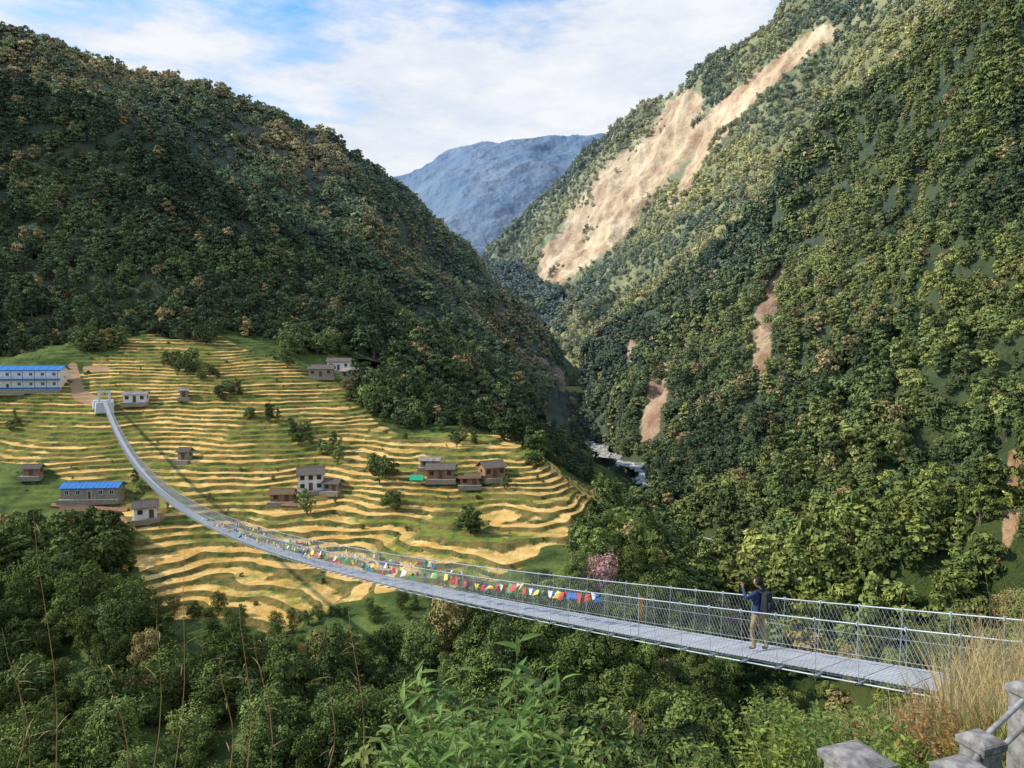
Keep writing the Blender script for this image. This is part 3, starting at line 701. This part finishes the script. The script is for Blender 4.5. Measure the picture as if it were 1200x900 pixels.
pp=[base_at(b_,d_) for b_,d_ in ((1170,9),(1130,10.5),(1195,7.5),(1150,7.5),(1100,9),(1060,9.5),(1185,11))]
grass('dry_grass',[(p[0],p[1],.9,420,h_,.15) for p,h_ in zip(pp,(1.6,.8,1.4,1.2,.8,.8,1.7))],LM3)
pp=[base_at(b_,d_) for b_,d_ in ((1000,8),(1100,7),(900,8),(820,7.5),(700,7),(1170,6))]
grass('grass',[(p[0],p[1],1.1,380,h_,.1) for p,h_ in zip(pp,(.9,.9,1.0,1.0,1.1,.8))],LM4)
# tall thin reeds left of the lookout
def reed(b0,e0,b1,e1,d):
    a=S(b0,e0,d);c=S(b1,e1,d); mb=MB(); bs=a.copy(); bs[2]=gz_at(a[0],a[1]); pts=[bs+(a-bs)*t for t in (0,.5)]+[a+(c-a)*t+np.array([.03*math.sin(t*5),0,0]) for t in np.linspace(0,1,6)]
    mb.tube(pts,list(np.linspace(.0045,.001,8)),0,4); V=[]
    f=list(mb.f);v=list(mb.v);sh=[.1]*len(v)
    for t in rng.uniform(.1,1,6):
        p=a+(c-a)*t; vv,ff=blade_leaf(rng.uniform(.06,.16),.006,rng.uniform(.3,1.0)); R=np.array(Matrix.Rotation(rng.uniform(0,6.28),3,'Z')@Matrix.Rotation(-rng.uniform(.5,1.2),3,'Y'))
        k=len(v); v+=list(vv@R.T+p); f+=[[k+q for q in x] for x in ff]; sh+=[rng.uniform(0,.6)]*len(vv)
    link('reed',mesh_np('reed',v,f,[LM3],None,False,{'shade':sh}))
for r in ((66,900,45,600,4.2),(35,900,8,735,4.2),(180,900,190,690,4.6),(290,900,285,690,4.4),(318,900,300,730,4.4),(205,900,222,640,5),(425,900,412,700,5),(1165,760,1158,670,8),(150,900,120,760,4.3),(270,900,262,770,4.5),(385,900,392,790,4.6),(20,900,28,780,4.1)): reed(*r)
# ------------------------------------------------------------------ stone posts with pipe railing
pst=plain('weathered_stone',(0.32,0.30,0.29),(0.13,0.12,0.115),.95,14,bump=.9)
def post(b,e,d,w):
    t=S(b,e,d); o=link('stone_post',None,None,t,rotz=.35); mb=MB()
    mb.box((0,0,-.62),(w,w,1.1),0); mb.box((0,0,-.055),(w*1.22,w*1.22,.05),0); mb.box((0,0,-.015),(w*1.18,w*1.18,.03),0,None,.55)
    me=mb.mesh('pillar',[pst]); c=link('pillar',me,o); bv=c.modifiers.new('b','BEVEL'); bv.width=.008; bv.segments=2; return t
t1=post(1004,880,4.2,.25); t2=post(1150,860,4.6,.17); t3=post(1132,895,4.2,.22); t4=post(1205,800,5.2,.17)
mb=MB(); mb.tube([t2+[0,0,-.04],t4+[0,0,-.10],t4+[.9,.9,-.1]],.018,0,8); mb.tube([t2+[0,0,-.22],t4+[0,0,-.30],t4+[.9,.9,-.3]],.018,0,8); mb.tube([t3+[0,0,-.06],t2+[0,0,-.12]],.018,0,8)
link('pipe_railing',mb.mesh('pipe_railing',[plain('painted_pipe',(0.55,0.56,0.58),(0.25,0.2,0.17),.4,6,.3,.5)],True))

# ------------------------------------------------------------------ person on the bridge
def skin(name,J,Eg,root=0):
    me=bpy.data.meshes.new(name); me.from_pydata([j[0] for j in J],Eg,[]); o=bpy.data.objects.new(name,me); scene.collection.objects.link(o)
    md=o.modifiers.new('s','SKIN'); md.use_smooth_shade=True
    for i,j in enumerate(J):
        r=j[1]; me.skin_vertices[0].data[i].radius=(r,r) if np.isscalar(r) else r
    me.skin_vertices[0].data[root].use_root=True
    sd=o.modifiers.new('d','SUBSURF'); sd.levels=2; sd.render_levels=2
    bpy.context.view_layer.update(); dg=bpy.context.evaluated_depsgraph_get(); m2=bpy.data.meshes.new_from_object(o.evaluated_get(dg)); m2.name=name
    bpy.data.objects.remove(o); return m2
person=link('person',None)
J=[((0,0,.93),(.15,.11)),((0,0,1.12),(.14,.10)),((0,-.01,1.30),(.17,.11)),((0,-.01,1.44),(.08,.07)),((0,.01,1.53),.055),
 ((-.17,0,1.40),.065),((-.31,.14,1.27),.046),((-.15,.33,1.46),.032),
 ((.17,0,1.40),.065),((.25,-.03,1.13),.046),((.23,.14,.92),.032),
 ((-.10,0,.86),.095),((-.11,.10,.48),.062),((-.11,.02,.09),.045),((-.12,.17,.045),.038),
 ((.10,0,.86),.095),((.11,-.04,.48),.062),((.12,-.17,.09),.045),((.13,-.03,.045),.038)]
Eg=[(0,1),(1,2),(2,3),(3,4),(2,5),(5,6),(6,7),(2,8),(8,9),(9,10),(0,11),(11,12),(12,13),(13,14),(0,15),(15,16),(16,17),(17,18)]
bm_=skin('body',J,Eg)
sk=plain('skin',(0.42,0.25,0.17),(0.38,0.22,0.14),.6); jk=plain('navy_jacket',(0.035,0.06,0.15),(0.025,0.04,0.10),.8,6); tr_=plain('khaki_trousers',(0.36,0.26,0.16),(0.27,0.19,0.11),.9,6); shm=plain('shoes',(0.05,0.04,0.04),(0.1,0.1,0.1),.7); hair=plain('hair',(0.012,0.010,0.009),(0.02,0.015,0.012),.6,20); pk=plain('backpack_fabric',(0.02,0.022,0.03),(0.035,0.04,0.05),.8,5)
for mm in (sk,jk,tr_,shm): bm_.materials.append(mm)
for p in bm_.polygons:
    c=p.center
    if c.z<.10: p.material_index=3
    elif c.z<.90 and not (c.x>.17 and c.z>.8): p.material_index=2
    elif c.z>1.475 and abs(c.x)<.09: p.material_index=0
    else: p.material_index=1
link('body',bm_,person)
import bmesh
bmh=bmesh.new(); bmesh.ops.create_uvsphere(bmh,u_segments=24,v_segments=18,radius=1)
for v in bmh.verts:
    x,y,z=v.co; nx=x*.078*(1-.18*max(0,-z)*1); ny=y*.098; nz_=z*.118
    if y>0 and abs(x)<.22: 
        ny+= .022*math.exp(-((z+.1)/.16)**2)*math.exp(-(x/.16)**2)
        ny+= .006*math.exp(-((z+.45)/.08)**2)
    if y>0: ny-= .008*math.exp(-((z-.08)/.1)**2)*math.exp(-((abs(x)-.38)/.15)**2)
    v.co=(nx,ny,nz_)
for f in bmh.faces: f.smooth=True
hm=bpy.data.meshes.new('head'); bmh.to_mesh(hm); bmh.free(); hm.materials.append(sk)
hd=link('head',hm,person,(0,.03,1.63)); hd.rotation_euler=(math.radians(-4),0,math.radians(8))
bmh=bmesh.new(); bmesh.ops.create_uvsphere(bmh,u_segments=24,v_segments=18,radius=1)
for v in bmh.verts: v.co=(v.co.x*.086,v.co.y*.106-.006,v.co.z*.122+.006)
bmesh.ops.delete(bmh,geom=[v for v in bmh.verts if (v.co.y>.03 and v.co.z<.055) or v.co.z<-.065],context='VERTS')
for f in bmh.faces: f.smooth=True
hm=bpy.data.meshes.new('hair'); bmh.to_mesh(hm); bmh.free(); hm.materials.append(hair); link('hair',hm,person,(0,.03,1.63))
mb=MB()
for sx in (-1,1):
    mb.tube([(sx*.078,.02,1.60),(sx*.09,.015,1.63),(sx*.085,.02,1.66)],[.008,.014,.008],0,6)
link('ears',mb.mesh('ears',[sk],True),person)
mb=MB()
for sx in (-1,1): mb.box((sx*.03,.115,1.64),(.022,.012,.010),0)
link('eyes',mb.mesh('eyes',[plain('eye',(0.03,.02,.02))]),person)
mb=MB(); mb.box((0,.122,1.575),(.045,.01,.012),0); link('mouth',mb.mesh('mouth',[plain('lips',(0.35,.12,.1))]),person)
def hand(w,dr,up,curl):
    w=np.array(w,float);dr=np.array(dr,float);dr/=np.linalg.norm(dr);up=np.array(up,float);up-=dr*up.dot(dr);up/=np.linalg.norm(up);sd=np.cross(dr,up)
    mb=MB(); mb.tube([w-dr*.02,w+dr*.03,w+dr*.09],[.024,.034,.030],0,8)
    for i,l in enumerate((.070,.078,.073,.058)):
        o=w+dr*.085+sd*(i-1.5)*.019; a=o+dr*l*.4*math.cos(curl)-up*l*.4*math.sin(curl); b2=a+dr*l*.35*math.cos(2*curl)-up*l*.35*math.sin(2*curl); c=b2+dr*l*.3*math.cos(2.6*curl)-up*l*.3*math.sin(2.6*curl)
        mb.tube([o,a,b2,c],[.010,.009,.0085,.006],0,6)
    o=w+dr*.03-sd*.03; mb.tube([o,o-sd*.025+dr*.025-up*.01,o-sd*.03+dr*.05-up*.02],[.012,.011,.008],0,6)
    return mb.mesh('hand',[sk],True)
link('hand',hand((-.15,.33,1.46),(.15,.25,1),(0,-1,.3),.5),person); link('hand',hand((.23,.14,.92),(0,.3,-1),(-.3,-1,0),.4),person)
mb=MB(); mb.box((-.10,.40,1.57),(.15,.012,.08),0); link('phone',mb.mesh('phone',[dark]),person)
bmh=bmesh.new(); bmesh.ops.create_cube(bmh,size=1)
for v in bmh.verts:
    v.co=(v.co.x*.30*(.8 if v.co.z>0 else 1),v.co.y*.20*(.7 if v.co.z>0 else 1),v.co.z*.46)
bmesh.ops.bevel(bmh,geom=bmh.edges[:],offset=.05,segments=4,affect='EDGES',profile=.6)
hm=bpy.data.meshes.new('backpack'); bmh.to_mesh(hm); bmh.free(); hm.materials.append(pk); link('backpack',hm,person,(0,-.21,1.22))
mb=MB(); mb.box((0,-.33,1.14),(.22,.06,.2),0,None,.9)
for sx in(-1,1): mb.tube([(sx*.1,-.14,1.42),(sx*.11,-.02,1.475),(sx*.11,.10,1.38),(sx*.12,.10,1.2),(sx*.13,-.05,1.05)],.02,0,6)
link('straps',mb.mesh('straps',[pk],True),person)
sp=4.6; pe=bp(sp,-.05,0.012); person.location=pe; person.rotation_euler[2]=-math.atan2(dirb[0],dirb[1])+.15; person.scale=(1.04,1.04,1.04)

# ------------------------------------------------------------------ light and sky
s=Vector((-.78,-.03,.58)).normalized()
sl=bpy.data.lights.new('sun','SUN'); sl.energy=5.0; sl.angle=math.radians(.6); sl.color=(1,.87,.67)
so=bpy.data.objects.new('sun',sl); scene.collection.objects.link(so); so.rotation_euler=s.to_track_quat('Z','Y').to_euler()
w=bpy.data.worlds.new('World'); scene.world=w; w.use_nodes=True; nt=w.node_tree; bg=nt.nodes['Background']
sky=N(nt,'ShaderNodeTexSky',sky_type='NISHITA'); sky.sun_disc=False; sky.sun_elevation=math.asin(s.z); sky.sun_rotation=math.atan2(s.x,s.y); sky.air_density=1.0; sky.dust_density=0.6
tc=N(nt,'ShaderNodeTexCoord'); mp=N(nt,'ShaderNodeMapping'); mp.inputs['Scale'].default_value=(1.4,1.4,4.5); nt.links.new(tc.outputs['Generated'],mp.inputs[0])
n1=noise(nt,1.6,7,mp.outputs[0],.62); n2=noise(nt,5,5,mp.outputs[0],.62)
sx=N(nt,'ShaderNodeSeparateXYZ'); nt.links.new(tc.outputs['Generated'],sx.inputs[0])
dens=mth(nt,'ADD',n1,mth(nt,'MULTIPLY',mth(nt,'SUBTRACT',n2,.5),.45))
dens=mth(nt,'SUBTRACT',dens,mth(nt,'MULTIPLY',ramp(nt,sx.outputs[2],.33,.44),.20))
dens=mth(nt,'ADD',dens,mth(nt,'MULTIPLY_ADD',sx.outputs[0],.30,.14))
cf=ramp(nt,dens,.33,.56)
STR=0.12
cw=mixc(nt,ramp(nt,n2,.36,.64),tuple(x/STR for x in (.70,.78,.91)),tuple(x/STR for x in (.92,.94,.98)))
bl=mixc(nt,1.0,sky.outputs[0],(1.0,1.8,2.3),'MULTIPLY')
nt.links.new(mixc(nt,cf,bl,cw),bg.inputs[0]); bg.inputs[1].default_value=STR
# ------------------------------------------------------------------ camera
cam=bpy.data.cameras.new('camera'); cam.lens=F/1200*36; cam.sensor_width=36; cam.clip_start=.1; cam.clip_end=30000
co=bpy.data.objects.new('camera',cam); scene.collection.objects.link(co); co.rotation_euler=(math.pi/2-PITCH,0,0); scene.camera=co
scene.view_settings.view_transform='Standard'; scene.view_settings.look='None'; scene.view_settings.exposure=0
